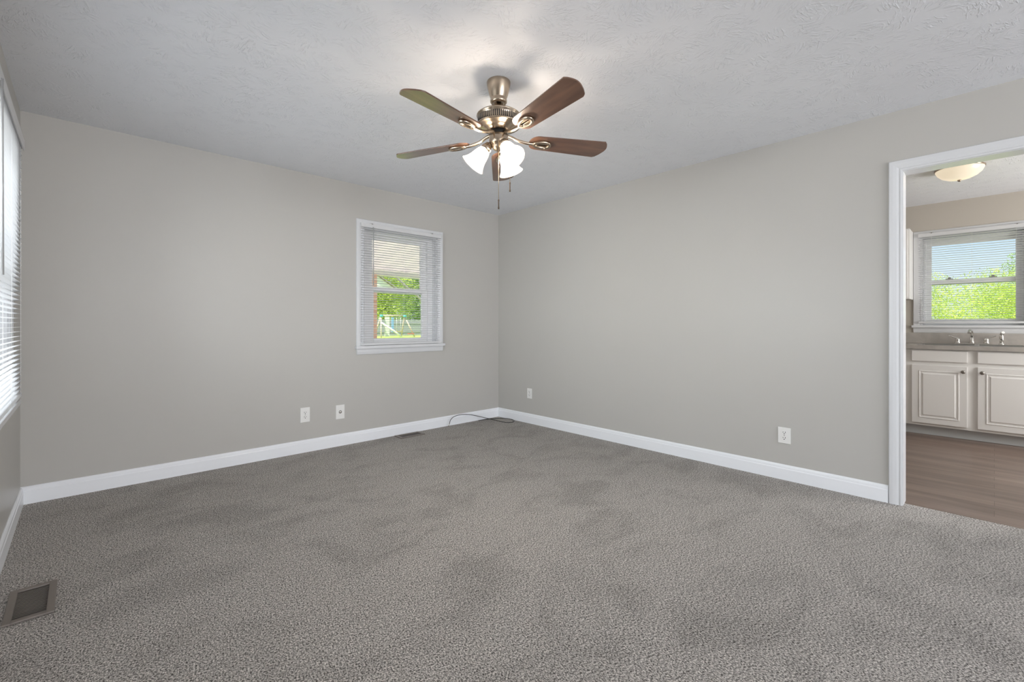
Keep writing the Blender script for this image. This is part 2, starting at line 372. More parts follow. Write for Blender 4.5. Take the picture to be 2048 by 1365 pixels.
structure(MB().box((XR + 0.055, -2.18, -0.05), (XKW, 2.0, -0.002)).build('floor_kitchen', M['planks']), 'brown wood plank vinyl floor in the kitchen', 'floor')
structure(MB().box((XL, YR, ZC), (XR, YB, ZC + 0.1)).build('ceiling', M['ceiling']), 'stomp textured pale grey ceiling over the carpeted room', 'ceiling')
structure(MB().box((XK, -2.18, ZC), (XKW, 2.0, ZC + 0.1)).build('ceiling_kitchen', M['ceiling']), 'textured kitchen ceiling seen through the doorway', 'ceiling')

# baseboards with a stepped, rounded top
BP = [(0, 0), (0.015, 0), (0.015, 0.078), (0.0125, 0.083), (0.0115, 0.096), (0.008, 0.104), (0.003, 0.108), (0, 0.108)]
structure(MB().prism([(YB - d, z) for d, z in BP], 'X', XL, XR).build('baseboard_back', M['trim']), 'white baseboard below the small window', 'baseboard')
structure(MB().prism([(XR - d, z) for d, z in BP], 'Y', 0.4545, YB - 0.015).build('baseboard_right', M['trim']), 'white baseboard along the long wall up to the doorway', 'baseboard')
structure(MB().prism([(XL + d, z) for d, z in BP], 'Y', YR, YB - 0.015).build('baseboard_left', M['trim']), 'white baseboard at the left picture edge', 'baseboard')

# doorway: jamb lining and moulded casing
door = structure(empty('door_1', (XR, DJ[1], 0)), 'open white cased doorway to the kitchen', 'doorway')
CP = [(0, 0), (0.011, 0), (0.013, 0.010), (0.010, 0.016), (0.014, 0.030), (0.0165, 0.050), (0.0165, 0.068), (0.010, 0.073), (0, 0.073)]   # depth, offset from opening
y0, y1, zt = DJ
def mitred(mbx, plane, corners, prof, facing):
    """casing round an opening: corners as (u, v) path, prof (depth, offset); plane maps (u, v, d)"""
    n = len(corners); offs = []
    for i, (u, v) in enumerate(corners):
        def nrm(a, b):
            dx, dy = b[0] - a[0], b[1] - a[1]; L = math.hypot(dx, dy); return (-dy / L * facing, dx / L * facing)
        ns = []
        if i > 0: ns.append(nrm(corners[i - 1], corners[i]))
        if i < n - 1: ns.append(nrm(corners[i], corners[i + 1]))
        if len(ns) == 1: offs.append(ns[0])
        else:
            sx_, sy_ = ns[0][0] + ns[1][0], ns[0][1] + ns[1][1]; k_ = 2 / (sx_ * sx_ + sy_ * sy_); offs.append((sx_ * k_, sy_ * k_))
    rings = [[mbx.b.verts.new(plane(u + o * ox, v + o * oy, d)) for d, o in prof] for (u, v), (ox, oy) in zip(corners, offs)]
    m_ = len(prof)
    for A, B in zip(rings, rings[1:]):
        for k_ in range(m_): mbx.b.faces.new((A[k_], A[(k_ + 1) % m_], B[(k_ + 1) % m_], B[k_]))
    mbx.b.faces.new(rings[0]); mbx.b.faces.new(rings[-1][::-1])
DP = [(d, 0.003 + o * 0.9) for d, o in CP]
mb = MB(); mitred(mb, lambda u, v, d: (-d, u - y1, v), [(y1, 0), (y1, zt), (y0, zt), (y0, 0)], DP, -1)
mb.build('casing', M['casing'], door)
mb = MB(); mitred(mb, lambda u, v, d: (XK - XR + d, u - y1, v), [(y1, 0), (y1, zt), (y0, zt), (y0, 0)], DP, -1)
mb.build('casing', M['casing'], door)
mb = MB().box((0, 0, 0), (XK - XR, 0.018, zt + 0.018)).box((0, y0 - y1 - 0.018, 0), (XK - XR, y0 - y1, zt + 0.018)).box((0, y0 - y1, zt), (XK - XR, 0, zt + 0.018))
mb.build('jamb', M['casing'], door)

# ------------------------------------------------------------------ windows (u along the wall, v up, d into the room)
def window(name, label, plane, op, base, split=0.5, frame=0.06, stile=0.05, depth=0.16, stool_ext=0.0, meet=None, casing=True, locks=False):
    u0, u1, v0, v1 = op
    root = structure(empty(name, plane((u0 + u1) / 2, v0, 0)), label, 'window')
    inv = Matrix.Translation(-Vector(root.location))
    def P(mbx): return mbx.move(inv)
    def bx(mbx, ua, ub, va, vb, da, db, bev=0.0): return mbx.box(plane(ua, va, da), plane(ub, vb, db), bev)
    # lining of the opening
    mbx = MB(); bx(mbx, u0, u0 + 0.012, v0, v1, -depth, 0); bx(mbx, u1 - 0.012, u1, v0, v1, -depth, 0); bx(mbx, u0 + 0.012, u1 - 0.012, v1 - 0.012, v1, -depth, 0); bx(mbx, u0 + 0.012, u1 - 0.012, v0, v0 + 0.0125, -depth, -0.05)
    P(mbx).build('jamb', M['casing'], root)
    if casing:
        mbx = MB(); mitred(mbx, plane, [(u0, v0 - 0.0), (u0, v1), (u1, v1), (u1, v0)], [(d, o) for d, o in CP], 1)
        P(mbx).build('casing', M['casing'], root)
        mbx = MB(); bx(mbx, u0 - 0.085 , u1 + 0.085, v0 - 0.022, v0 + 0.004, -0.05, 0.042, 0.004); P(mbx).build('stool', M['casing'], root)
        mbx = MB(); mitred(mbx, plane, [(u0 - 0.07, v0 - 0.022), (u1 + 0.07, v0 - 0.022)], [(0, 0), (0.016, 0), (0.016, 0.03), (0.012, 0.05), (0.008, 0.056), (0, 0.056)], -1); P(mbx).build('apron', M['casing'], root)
    a0, a1, b0, b1 = u0 + 0.012, u1 - 0.012, v0 + 0.012, v1 - 0.012
    def ring(mbx, p0, p1, q0, q1, wu, wb, wt, da, db):
        bx(mbx, p0, p0 + wu, q0, q1, da, db, 0.003); bx(mbx, p1 - wu, p1, q0, q1, da, db, 0.003)
        bx(mbx, p0 + wu, p1 - wu, q0, q0 + wb, da, db, 0.003); bx(mbx, p0 + wu, p1 - wu, q1 - wt, q1, da, db, 0.003)
    mbx = MB(); ring(mbx, a0, a1, b0, b1, frame, 0.02, 0.03, -depth + 0.02, -0.065); P(mbx).build('window_frame', M['vinyl'], root)
    mv = meet if meet else (b0 + b1) / 2
    i0, i1 = a0 + frame, a1 - frame
    mbx = MB(); ring(mbx, i0, i1, mv - 0.03, b1 - 0.03, stile, 0.04, 0.045, -0.125, -0.10); up = P(mbx).build('upper_sash', M['vinyl'], root)
    mbx = MB(); bx(mbx, i0 + stile, i1 - stile, mv + 0.01, b1 - 0.075, -0.114, -0.110); P(mbx).build('pane', M['glass'], up)
    mbx = MB(); ring(mbx, i0, i1, b0 + 0.02, mv + 0.022, stile, 0.038, 0.042, -0.098, -0.072); lo = P(mbx).build('lower_sash', M['vinyl'], root)
    mbx = MB(); bx(mbx, i0 + stile, i1 - stile, b0 + 0.058, mv - 0.02, -0.087, -0.083); P(mbx).build('pane', M['glass'], lo)
    if locks:
        for f_ in (0.28, 0.74):
            uc = i0 + (i1 - i0) * f_
            mbx = MB(); bx(mbx, uc - 0.03, uc + 0.03, mv + 0.022, mv + 0.036, -0.098, -0.075, 0.004); bx(mbx, uc - 0.012, uc + 0.012, mv + 0.03, mv + 0.048, -0.095, -0.08, 0.003)
            P(mbx).build('sash_lock', M['grey'], lo)
    return root
pB = lambda u, v, d: (u, YB - d, v)
pL = lambda u, v, d: (XL + d, u, v)
pK = lambda u, v, d: (XKW - d, u, v)
window('window_1', 'small white double hung window on the back wall', pB, WB, 0, meet=1.464, frame=0.062, stile=0.066)
window('window_2', 'wide white window behind blinds at the left picture edge', pL, WL, 0)
window('window_3', 'white double hung window above the kitchen sink', pK, WK, 0, meet=1.575, frame=0.018, stile=0.042, locks=True)

# ------------------------------------------------------------------ mini blinds
def blind(name, label, plane, u0, u1, vtop, vbot, dc, cords, wand_u=None, wand_len=0.7, spacing=0.0232, rail_h=0.038, valance=False, tilt=0.10, group=None):
    root = tag(empty(name, plane((u0 + u1) / 2, vtop, dc)), label, 'blind', group)
    inv = Matrix.Translation(-Vector(root.location))
    def bx(mbx, ua, ub, va, vb, da, db, bev=0.0): return mbx.box(plane(ua, va, da), plane(ub, vb, db), bev)
    mbx = MB(); bx(mbx, u0, u1, vtop - rail_h, vtop, dc - 0.013, dc + 0.014, 0.003); mbx.move(inv).build('headrail', M['blind'], root)
    if valance:
        mbx = MB(); bx(mbx, u0 - 0.01, u1 + 0.01, vtop - rail_h - 0.006, vtop + 0.006, dc + 0.016, dc + 0.022, 0.002); mbx.move(inv).build('valance', M['blind'], root)
    for f_ in (0.12, 0.87):
        uc = u0 + (u1 - u0) * f_
        mbx = MB(); bx(mbx, uc - 0.018, uc + 0.018, vtop - 0.003, vtop + 0.003, dc - 0.012, dc + 0.012); bx(mbx, uc - 0.006, uc + 0.006, vtop - 0.006, vtop + 0.0035, dc + 0.012, dc + 0.016)
        mbx.move(inv).build('mounting_clip', M['grey'], root)
    v = vtop - rail_h - 0.016; mbx = MB(); hw = 0.0125; sv = []
    while v > vbot + 0.028:
        sec = []
        for k_ in range(5):                      # slightly crowned slat
            x_ = (k_ / 2 - 1) * hw
            sec.append((dc + x_ * math.cos(tilt), v + 0.0016 * (1 - (x_ / hw) ** 2) + x_ * math.sin(tilt)))
        poly = sec + [(d_, z_ - 0.0005) for d_, z_ in reversed(sec)]
        A = [mbx.b.verts.new(plane(u0 + 0.003, z_, d_)) for d_, z_ in poly]; B = [mbx.b.verts.new(plane(u1 - 0.003, z_, d_)) for d_, z_ in poly]
        for k_ in range(10): mbx.b.faces.new((A[k_], A[(k_ + 1) % 10], B[(k_ + 1) % 10], B[k_]))
        mbx.b.faces.new(A[::-1]); mbx.b.faces.new(B); sv.append(v)
        v -= spacing
    mbx.move(inv).build('slats', M['blind'], root)
    mbx = MB(); bx(mbx, u0, u1, vbot, vbot + 0.02, dc - 0.0125, dc + 0.0125, 0.004); mbx.move(inv).build('bottom_rail', M['blind'], root)
    mbx = MB()
    for uc in cords:
        for dd in (-0.0135, 0.0135): mbx.tube([plane(uc, vtop - rail_h, dc + dd), plane(uc, vbot + 0.01, dc + dd)], 0.0006, 5)
    mbx.move(inv).build('ladder_cords', M['cord'], root)
    if wand_u is not None:
        mbx = MB(); mbx.tube([plane(wand_u, vtop - rail_h + 0.004, dc + 0.024), plane(wand_u, vtop - rail_h - wand_len, dc + 0.026)], 0.0042, 8)
        mbx.tube([plane(wand_u, vtop - rail_h + 0.01, dc + 0.012), plane(wand_u, vtop - rail_h + 0.002, dc + 0.024)], 0.002, 6)
        mbx.move(inv).build('tilt_wand', M['wand'], root)
    return root
blind('window_blind', 'open white mini blind over the small back wall window', pB, 1.905, 2.805, 2.075, 0.915, 0.030, (2.02, 2.36, 2.70), wand_u=2.02, wand_len=0.55)
blind('window_blind', 'sunlit white mini blind with a tilt wand at the left picture edge', pL, 2.47, 3.53, 2.088, 0.735, 0.034, (2.62, 3.05, 3.46), wand_u=2.58, wand_len=0.74, valance=True, rail_h=0.045)
blind('window_blind', 'unseen white mini blind on the camera half of the wide left window, kept for its light', pL, 1.03, 2.45, 2.088, 0.735, 0.034, (1.2, 1.75, 2.3), wand_u=1.2, wand_len=0.74, valance=True, rail_h=0.045)  # out of view, kept for its effect on the window light
blind('window_blind', 'raised slat white mini blind on the window above the sink', pK, -0.255, 0.578, 2.112, 1.125, 0.030, (-0.15, 0.16, 0.47), wand_u=None)
for o_ in C.objects:
    if o_.get('label', '').startswith('raised slat'): o_['label'] = 'white mini blind with open slats on the window above the kitchen sink'

# ------------------------------------------------------------------ ceiling fan
FX, FY = 1.647, 1.852
fan = tag(empty('ceiling_fan', (FX, FY, ZC)), 'bronze ceiling fan with five walnut blades and a lit three shade light', 'ceiling fan')
def fz(z): return z - ZC
MB().lathe([(0, 0), (0.063, 0), (0.065, -0.005), (0.064, -0.016), (0.058, -0.044), (0.051, -0.072), (0.0445, -0.090), (0.043, -0.097), (0.046, -0.101), (0.0455, -0.112), (0.040, -0.119), (0.026, -0.120), (0.024, -0.095), (0, -0.095)], 48).build('canopy', M['nickel'], fan)
MB().tube([(0, 0, -0.096), (0, 0, fz(2.250))], 0.0125, 16).build('downrod', M['nickel'], fan)
MB().lathe([(0, fz(2.272)), (0.018, fz(2.272)), (0.022, fz(2.266)), (0.085, fz(2.264)), (0.108, fz(2.259)), (0.119, fz(2.251)), (0.1195, fz(2.246)), (0.114, fz(2.2425)), (0.113, fz(2.203)), (0.118, fz(2.200)), (0.119, fz(2.195)), (0.115, fz(2.191)),
            (0.100, fz(2.189)), (0.097, fz(2.184)), (0.083, fz(2.182)), (0.079, fz(2.178)), (0.069, fz(2.172)), (0.062, fz(2.166)), (0.05, fz(2.164)), (0, fz(2.164))], 64).build('motor_housing', M['nickel'], fan)
mb = MB(); ns = 64
for i in range(ns):
    s_ = MB(); mb2 = bmesh.new(); s_.b.free()
    a = 2 * PI * i / ns; R_ = Matrix.Rotation(a, 4, 'Z')
    vs = [R_ @ Vector((x, y, z)) for z in (fz(2.2065), fz(2.2395)) for y in (-0.0026, 0.0026) for x in (0.105, 0.1138)]
    mb2.free(); v = [mb.b.verts.new(p) for p in vs]
    for q in ((0, 2, 3, 1), (4, 5, 7, 6), (0, 1, 5, 4), (2, 6, 7, 3), (0, 4, 6, 2), (1, 3, 7, 5)): mb.b.faces.new([v[k_] for k_ in q])
mb.build('vent_slots', M['dark'], fan)
MB().lathe([(0, fz(2.165)), (0.046, fz(2.165)), (0.046, fz(2.143)), (0, fz(2.143))], 40).build('flywheel', M['dark'], fan)
MB().lathe([(0, fz(2.145)), (0.049, fz(2.145)), (0.052, fz(2.141)), (0.052, fz(2.100)), (0.049, fz(2.094)), (0.040, fz(2.090)), (0.037, fz(2.078)), (0.028, fz(2.066)), (0.016, fz(2.060)), (0.008, fz(2.053)), (0, fz(2.051))], 40).build('switch_housing', M['nickel'], fan)

# blades
BT0, BR, BHW, BZ, BP_, TX, TY = -1.7221, 0.6254, 0.0716, 2.1247, 0.2073, -0.0057, -0.0417
def blade_mesh():
    """blade along +X from r 0.19 to the tip, in its own plane"""
    pts = []
    r0, r1 = 0.175, BR
    # hub end: rounded; tip: gently bowed with one clipped corner
    for k_ in range(13):
        a = PI / 2 + PI * k_ / 12
        pts.append((r0 + 0.05 + 0.05 * math.cos(a), 0.056 * math.sin(a)))
    pts.append((r1 - 0.012, -BHW)); pts.append((r1, -BHW + 0.012))
    for k_ in range(1, 9):
        y_ = -BHW + 0.012 + (2 * BHW - 0.05) * k_ / 9
        pts.append((r1 + 0.016 * math.sin(PI * k_ / 9), y_))
    pts.append((r1 - 0.004, BHW - 0.03)); pts.append((r1 - 0.02, BHW - 0.008)); pts.append((r1 - 0.036, BHW))
    mbx = MB(); mbx.prism(pts, 'Z', -0.0032, 0.0032); return mbx
def bracket_mesh():
    mbx = MB()
    zb = -0.010
    # oval loop screwed to the blade's underside
    loop = []
    for k_ in range(28):
        a = 2 * PI * k_ / 28
        x_ = 0.247 + 0.047 * math.cos(a); y_ = 0.0235 * math.sin(a) * (1.0 + 0.22 * math.cos(a))
        loop.append((x_, y_, zb))
    mbx.tube(loop, 0.0098, 10, closed=True)
    mbx.box((0.205, -0.016, zb - 0.001), (0.285, -0.0045, zb + 0.006), 0.001); mbx.box((0.205, 0.0045, zb - 0.001), (0.285, 0.016, zb + 0.006), 0.001)
    # neck curving up to the flywheel
    mbx.tube(smooth_path([(0.205, 0, zb), (0.165, 0, zb + 0.001), (0.115, 0, zb + 0.010), (0.075, 0, zb + 0.026), (0.040, 0, zb + 0.036)], 5), 0.0088, 10)
    return mbx
def screw_mesh():
    mbx = MB()
    return mbx.lathe([(0, -0.021), (0.003, -0.020), (0.0052, -0.016), (0.0052, -0.006), (0, -0.006)], 12)
bm0 = bracket = screw = None
for i in range(5):
    th = BT0 + i * 2 * PI / 5
    u_ = Vector((math.cos(th), math.sin(th), 0)); t_ = Vector((-math.sin(th), math.cos(th), 0))
    ux = Vector((u_.x, u_.y, TX * u_.x + TY * u_.y)).normalized()
    ty = (t_ * math.cos(BP_) + Vector((0, 0, -math.sin(BP_) + (TX * t_.x + TY * t_.y)))).normalized()
    ty = (ty - ux * ty.dot(ux)).normalized(); tz = ux.cross(ty)
    mtx = Matrix(((ux.x, ty.x, tz.x, 0), (ux.y, ty.y, tz.y, 0), (ux.z, ty.z, tz.z, fz(BZ)), (0, 0, 0, 1)))
    if bm0 is None:
        b_ = blade_mesh().build('blade', M['blade'], fan); bm0 = b_
        k1 = bracket_mesh().build('blade_bracket', M['nickel'], b_); bracket = k1
        screws = []
        for x_, y_ in ((0.215, 0.0), (0.270, 0.020), (0.270, -0.020)): screws.append(screw_mesh().build('screw', M['nickel'], b_, (x_, y_, 0)))
    else:
        b_ = bm0.copy(); C.objects.link(b_); b_.parent = fan
        for src in (bracket, *screws):
            c_ = src.copy(); C.objects.link(c_); c_.parent = b_
    b_.matrix_local = mtx

# light kit: arm, fitter, glass shade and bulb, three times
for i, deg in enumerate((-102, 18, 138)):
    a = math.radians(deg); tl_ = math.radians(39)
    d_ = Vector((math.cos(a), math.sin(a), 0))
    ax = d_ * math.sin(tl_) + Vector((0, 0, -math.cos(tl_)))         # the way the shade opens
    neck = d_ * 0.066 + Vector((0, 0, fz(2.074)))
    zx = -ax; xx = Vector((-math.sin(a), math.cos(a), 0)); yx = zx.cross(xx)
    mtx = Matrix(((xx.x, yx.x, zx.x, neck.x), (xx.y, yx.y, zx.y, neck.y), (xx.z, yx.z, zx.z, neck.z), (0, 0, 0, 1)))
    arm = MB().tube(smooth_path([d_ * 0.022 + Vector((0, 0, fz(2.098))), d_ * 0.036 + Vector((0, 0, fz(2.096))), neck - ax * 0.022], 5), 0.009, 10)
    arm.lathe([(0, 0.030), (0.014, 0.030), (0.020, 0.024), (0.024, 0.010), (0.029, 0.004), (0.029, -0.012), (0.026, -0.014), (0, -0.012)], 28, mtx=mtx)
    arm.build('lamp_fitter', M['nickel'], fan)
    prof = [(0.0265, -0.004), (0.029, -0.014), (0.033, -0.022), (0.037, -0.034), (0.041, -0.052), (0.046, -0.074), (0.053, -0.094), (0.063, -0.112), (0.069, -0.119)]
    inner = [(r - 0.003, z - 0.001) for r, z in reversed(prof)]
    sh = MB().lathe(prof + inner, 40, mtx=mtx).build('lamp_shade', M['shade'], fan)
    MB().lathe([(0, -0.012), (0.012, -0.014), (0.013, -0.03), (0.024, -0.052), (0.027, -0.066), (0.022, -0.082), (0.010, -0.091), (0, -0.093)], 24, mtx=mtx).build('bulb', M['bulb'], sh)
    bl = lamp('fan_bulb', 'POINT', mtx @ Vector((0, 0, -0.060)), (0, 0, 0), 15.0, (1.0, 0.90, 0.79), shadow_soft_size=0.02); bl.parent = fan
# pull chains
RGT = Vector((math.cos(math.radians(-43.33)), math.sin(math.radians(-43.33)), 0)); TOC = Vector((-0.665, -0.747, 0))
for nm, p_, ztop, zb in (('pull_chain', TOC * 0.050, 2.104, 1.780), ('pull_chain', RGT * 0.062 - TOC * 0.02, 2.10, 1.893)):
    mbx = MB(); z_ = ztop
    mbx.tube([p_ * 0.9 + Vector((0, 0, fz(ztop + 0.004))), p_ + Vector((0, 0, fz(ztop)))], 0.003, 6)
    mbx.tube([p_ + Vector((0, 0, fz(ztop))), p_ + Vector((0, 0, fz(zb)))], 0.0016, 6)
    ch = mbx.build(nm, M['chain'], fan)
    MB().lathe([(0, 0.004), (0.0025, 0.003), (0.0042, -0.004), (0.003, -0.012), (0.003, -0.036), (0.0042, -0.044), (0.004, -0.050), (0, -0.051)], 14, (p_.x, p_.y, fz(zb))).build('fob', M['fob'], ch)

# ------------------------------------------------------------------ outlet plates
def plate(name, label, cat, plane, uc, vc, w_, h_, kind, group=None):
    root = tag(empty(name, plane(uc, vc, 0)), label, cat, group)
    inv = Matrix.Translation(-Vector(root.location))
    def bx(mbx, ua, ub, va, vb, da, db, bev=0.0): return mbx.box(plane(uc + ua, vc + va, da), plane(uc + ub, vc + vb, db), bev)
    mbx = MB(); bx(mbx, -w_ / 2, w_ / 2, -h_ / 2, h_ / 2, 0, 0.006, 0.0025); mbx.move(inv).build('cover_plate', M['plate'], root)
    if kind == 'duplex':
        for s_ in (-1, 1):
            cv = s_ * 0.0195
            mbx = MB(); n_ = 20; poly = []
            for k_ in range(n_):
                a = 2 * PI * k_ / n_; poly.append((0.017 * math.cos(a), max(-0.0135, min(0.0135, 0.017 * math.sin(a)))))
            A = [mbx.b.verts.new(plane(uc + u, vc + cv + v, 0.004)) for u, v in poly]; B = [mbx.b.verts.new(plane(uc + u, vc + cv + v, 0.0078)) for u, v in poly]
            for k_ in range(n_): mbx.b.faces.new((A[k_], A[(k_ + 1) % n_], B[(k_ + 1) % n_], B[k_]))
            mbx.b.faces.new(A); mbx.b.faces.new(B)
            rc = mbx.move(inv).build('receptacle', M['plate'], root)
            mbx = MB()
            bx(mbx, -0.0085, -0.0055, cv - 0.001, cv + 0.009, 0.0076, 0.0082); bx(mbx, 0.0055, 0.0085, cv - 0.000, cv + 0.008, 0.0076, 0.0082)
            bx(mbx, -0.003, 0.003, cv - 0.0105, cv - 0.0045, 0.0076, 0.0082, 0.0002)
            mbx.move(inv).build('contact_slots', M['dark'], rc)
        mbx = MB(); bx(mbx, -0.003, 0.003, -0.003, 0.003, 0.005, 0.0072, 0.0008); mbx.move(inv).build('screw', M['grey'], root)
    else:
        def ring(mbx, prof):
            n_ = 20; R_ = []
            for r, d in prof: R_.append([mbx.b.verts.new(plane(uc + r * math.cos(2 * PI * k_ / n_), vc + r * math.sin(2 * PI * k_ / n_), d)) for k_ in range(n_)])
            for A, B in zip(R_, R_[1:]):
                for k_ in range(n_): mbx.b.faces.new((A[k_], A[(k_ + 1) % n_], B[(k_ + 1) % n_], B[k_]))
            mbx.b.faces.new(R_[0]); mbx.b.faces.new(R_[-1])
        mbx = MB(); ring(mbx, [(0.0145, 0.005), (0.0145, 0.0068), (0.011, 0.0075)]); mbx.move(inv).build('collar', M['grey'], root)
        mbx = MB(); ring(mbx, [(0.009, 0.006), (0.009, 0.0085), (0.007, 0.0085), (0.007, 0.016), (0.0055, 0.0165)]); mbx.move(inv).build('threaded_jack', M['gold'], root)
        for s_ in (-1, 1):
            mbx = MB(); bx(mbx, -0.003, 0.003, s_ * 0.042 - 0.003, s_ * 0.042 + 0.003, 0.005, 0.0066, 0.0008); mbx.move(inv).build('screw', M['plate'], root)
    return root
plate('wall_outlet', 'white duplex outlet plate left of the cable jack plate', 'outlet', pB, 1.409, 0.325, 0.080, 0.128, 'duplex')
plate('cable_jack_plate', 'white plate with a round cable jack beneath the small window', 'cable jack', pB, 1.719, 0.310, 0.080, 0.128, 'jack')
plate('wall_outlet', 'small white duplex outlet near the far room corner', 'outlet', pK if False else (lambda u, v, d: (XR - d, u, v)), 3.594, 0.335, 0.072, 0.112, 'duplex')
plate('wall_outlet', 'white duplex outlet on the long wall nearest the doorway', 'outlet', (lambda u, v, d: (XR - d, u, v)), 1.034, 0.317, 0.082, 0.114, 'duplex')

# ------------------------------------------------------------------ floor registers
def register(label, cx, cy, lx, ly, slat_axis):
    root = tag(empty('floor_register', (cx, cy, 0)), label, 'floor vent', 'floor registers set in the carpet')
    b_ = 0.024
    mbx = MB(); mbx.box((-lx / 2, -ly / 2, 0.001), (-lx / 2 + b_, ly / 2, 0.009), 0.002); mbx.box((lx / 2 - b_, -ly / 2, 0.001), (lx / 2, ly / 2, 0.009), 0.002)
    mbx.box((-lx / 2 + b_, -ly / 2, 0.001), (lx / 2 - b_, -ly / 2 + b_, 0.009), 0.002); mbx.box((-lx / 2 + b_, ly / 2 - b_, 0.001), (lx / 2 - b_, ly / 2, 0.009), 0.002)
    mbx.build('frame', M['register'], root)
    MB().box((-lx / 2 + b_, -ly / 2 + b_, 0.0004), (lx / 2 - b_, ly / 2 - b_, 0.0016)).build('duct_opening', M['dark'], root)
    mbx = MB(); L = (ly if slat_axis == 'X' else lx) - 2 * b_; n_ = int(L / 0.0128)
    for k_ in range(1, n_):
        p = -L / 2 + L * k_ / n_
        if slat_axis == 'X': mbx.box((-lx / 2 + b_, p - 0.0014, 0.0016), (lx / 2 - b_, p + 0.0014, 0.0042))
        else: mbx.box((p - 0.0014, -ly / 2 + b_, 0.0016), (p + 0.0014, ly / 2 - b_, 0.0042))
    mbx.build('louvers', M['register'], root)
    return root
register('taupe metal floor register in the carpet below the wide left window', -0.149, 2.643, 0.140, 0.300, 'X')
register('taupe floor register by the baseboard under the small window', 2.385, 4.020, 0.270, 0.135, 'Y')

# ------------------------------------------------------------------ loose black cable in the corner
cab = tag(empty('coaxial_cable', (3.3, 4.05, 0)), 'loose black cable coiled on the carpet in the far corner', 'cable')
cpts = [(2.905, 4.07, 0.034), (2.917, 4.07, 0.068), (2.951, 4.07, 0.094), (3.012, 4.07, 0.108), (3.087, 4.07, 0.107), (3.186, 4.065, 0.092), (3.295, 4.055, 0.062), (3.392, 4.025, 0.030), (3.455, 3.95, 0.010), (3.470, 3.871, 0.005),
        (3.485, 3.79, 0.004), (3.538, 3.752, 0.004), (3.602, 3.783, 0.004), (3.640, 3.851, 0.004), (3.636, 3.935, 0.004), (3.589, 4.005, 0.004), (3.51, 4.05, 0.004), (3.41, 4.075, 0.004), (3.319, 4.082, 0.004)]
MB().tube([(x - 3.3, y - 4.05, z) for x, y, z in smooth_path(cpts, 8)], 0.0033, 8).build('cable_jacket', M['cable'], cab)
MB().tube([(2.888 - 3.3, 0.02, 0.002), (2.906 - 3.3, 0.02, 0.038)], 0.0052, 10).build('plug', M['gold'], cab)

# ------------------------------------------------------------------ kitchen
XF = 6.15      # face frames
def raised_door(y0, y1, z0, z1, parent, knob_y=None, drawer=False):
    mbx = MB(); mbx.box((XF - 0.019, y0, z0), (XF, y1, z1), 0.004)
    o = mbx.build('drawer_front' if drawer else 'door', M['cabinet'], parent)
    if not drawer:
        f_ = 0.058; mbx = MB()
        # groove and raised centre panel standing on the door face
        def loop(i, d): return [(XF - 0.019 + d, y0 + i, z0 + i), (XF - 0.019 + d, y1 - i, z0 + i), (XF - 0.019 + d, y1 - i, z1 - i), (XF - 0.019 + d, y0 + i, z1 - i)]
        rings = [[mbx.b.verts.new(p) for p in loop(i, d)] for i, d in ((f_ - 0.004, 0.0008), (f_, -0.004), (f_ + 0.005, -0.004), (f_ + 0.009, 0.0), (f_ + 0.022, -0.0006), (f_ + 0.030, -0.006), (f_ + 0.034, -0.006))]
        for A, B in zip(rings, rings[1:]):
            for k_ in range(4): mbx.b.faces.new((A[k_], A[(k_ + 1) % 4], B[(k_ + 1) % 4], B[k_]))
        mbx.b.faces.new(rings[-1])
        mbx.build('raised_panel', M['cabinet'], o)
    if knob_y is not None:
        mk = Matrix.Translation((XF - 0.019, knob_y, z1 - 0.05)) @ Matrix.Rotation(-PI / 2, 4, 'Y')
        MB().lathe([(0, 0), (0.008, 0), (0.006, 0.006), (0.006, 0.012), (0.015, 0.018), (0.017, 0.023), (0.013, 0.029), (0, 0.031)], 20, mtx=mk).build('knob', M['knob'], o)
def base_cabinet(label, y0, y1, doors):
    root = tag(empty('base_cabinet', (XF, (y0 + y1) / 2, 0)), label, 'cabinet')
    def add(o): o.parent = root; o.location = o.location - root.location; return o
    mc = MB().box((XF, y0, 0.10), (XF + 0.02, y1, 0.862)).box((XF + 0.02, y0, 0.10), (XKW - 0.005, y0 + 0.018, 0.862)).box((XF + 0.02, y1 - 0.018, 0.10), (XKW - 0.005, y1, 0.862))
    mc.box((XF + 0.02, y0 + 0.018, 0.10), (XKW - 0.005, y1 - 0.018, 0.118)).box((XKW - 0.011, y0 + 0.018, 0.118), (XKW - 0.005, y1 - 0.018, 0.862))
    add(mc.build('carcass', M['cabinet']))
    add(MB().box((XF + 0.07, y0, 0.0), (XF + 0.085, y1, 0.10)).build('toe_kick', M['toe']))
    pre = set(C.objects)
    for ya, yb, ky in doors:
        raised_door(ya, yb, 0.125, 0.708, None, ky); raised_door(ya, yb, 0.745, 0.852, None, None, True)
    for o in [x for x in C.objects if x not in pre and x.parent is None]: add(o)
    return root
base_cabinet('white sink base cabinet with raised panel doors below the kitchen window', -0.335, 0.640, [(0.176, 0.578, 0.205), (-0.293, 0.109, 0.078)])
base_cabinet('white base cabinet left of the sink, hidden behind the door jamb', 0.643, 1.26, [(0.690, 1.21, 0.72)])
base_cabinet('white base cabinet right of the sink base cabinet', -0.95, -0.338, [(-0.90, -0.385, -0.415)])
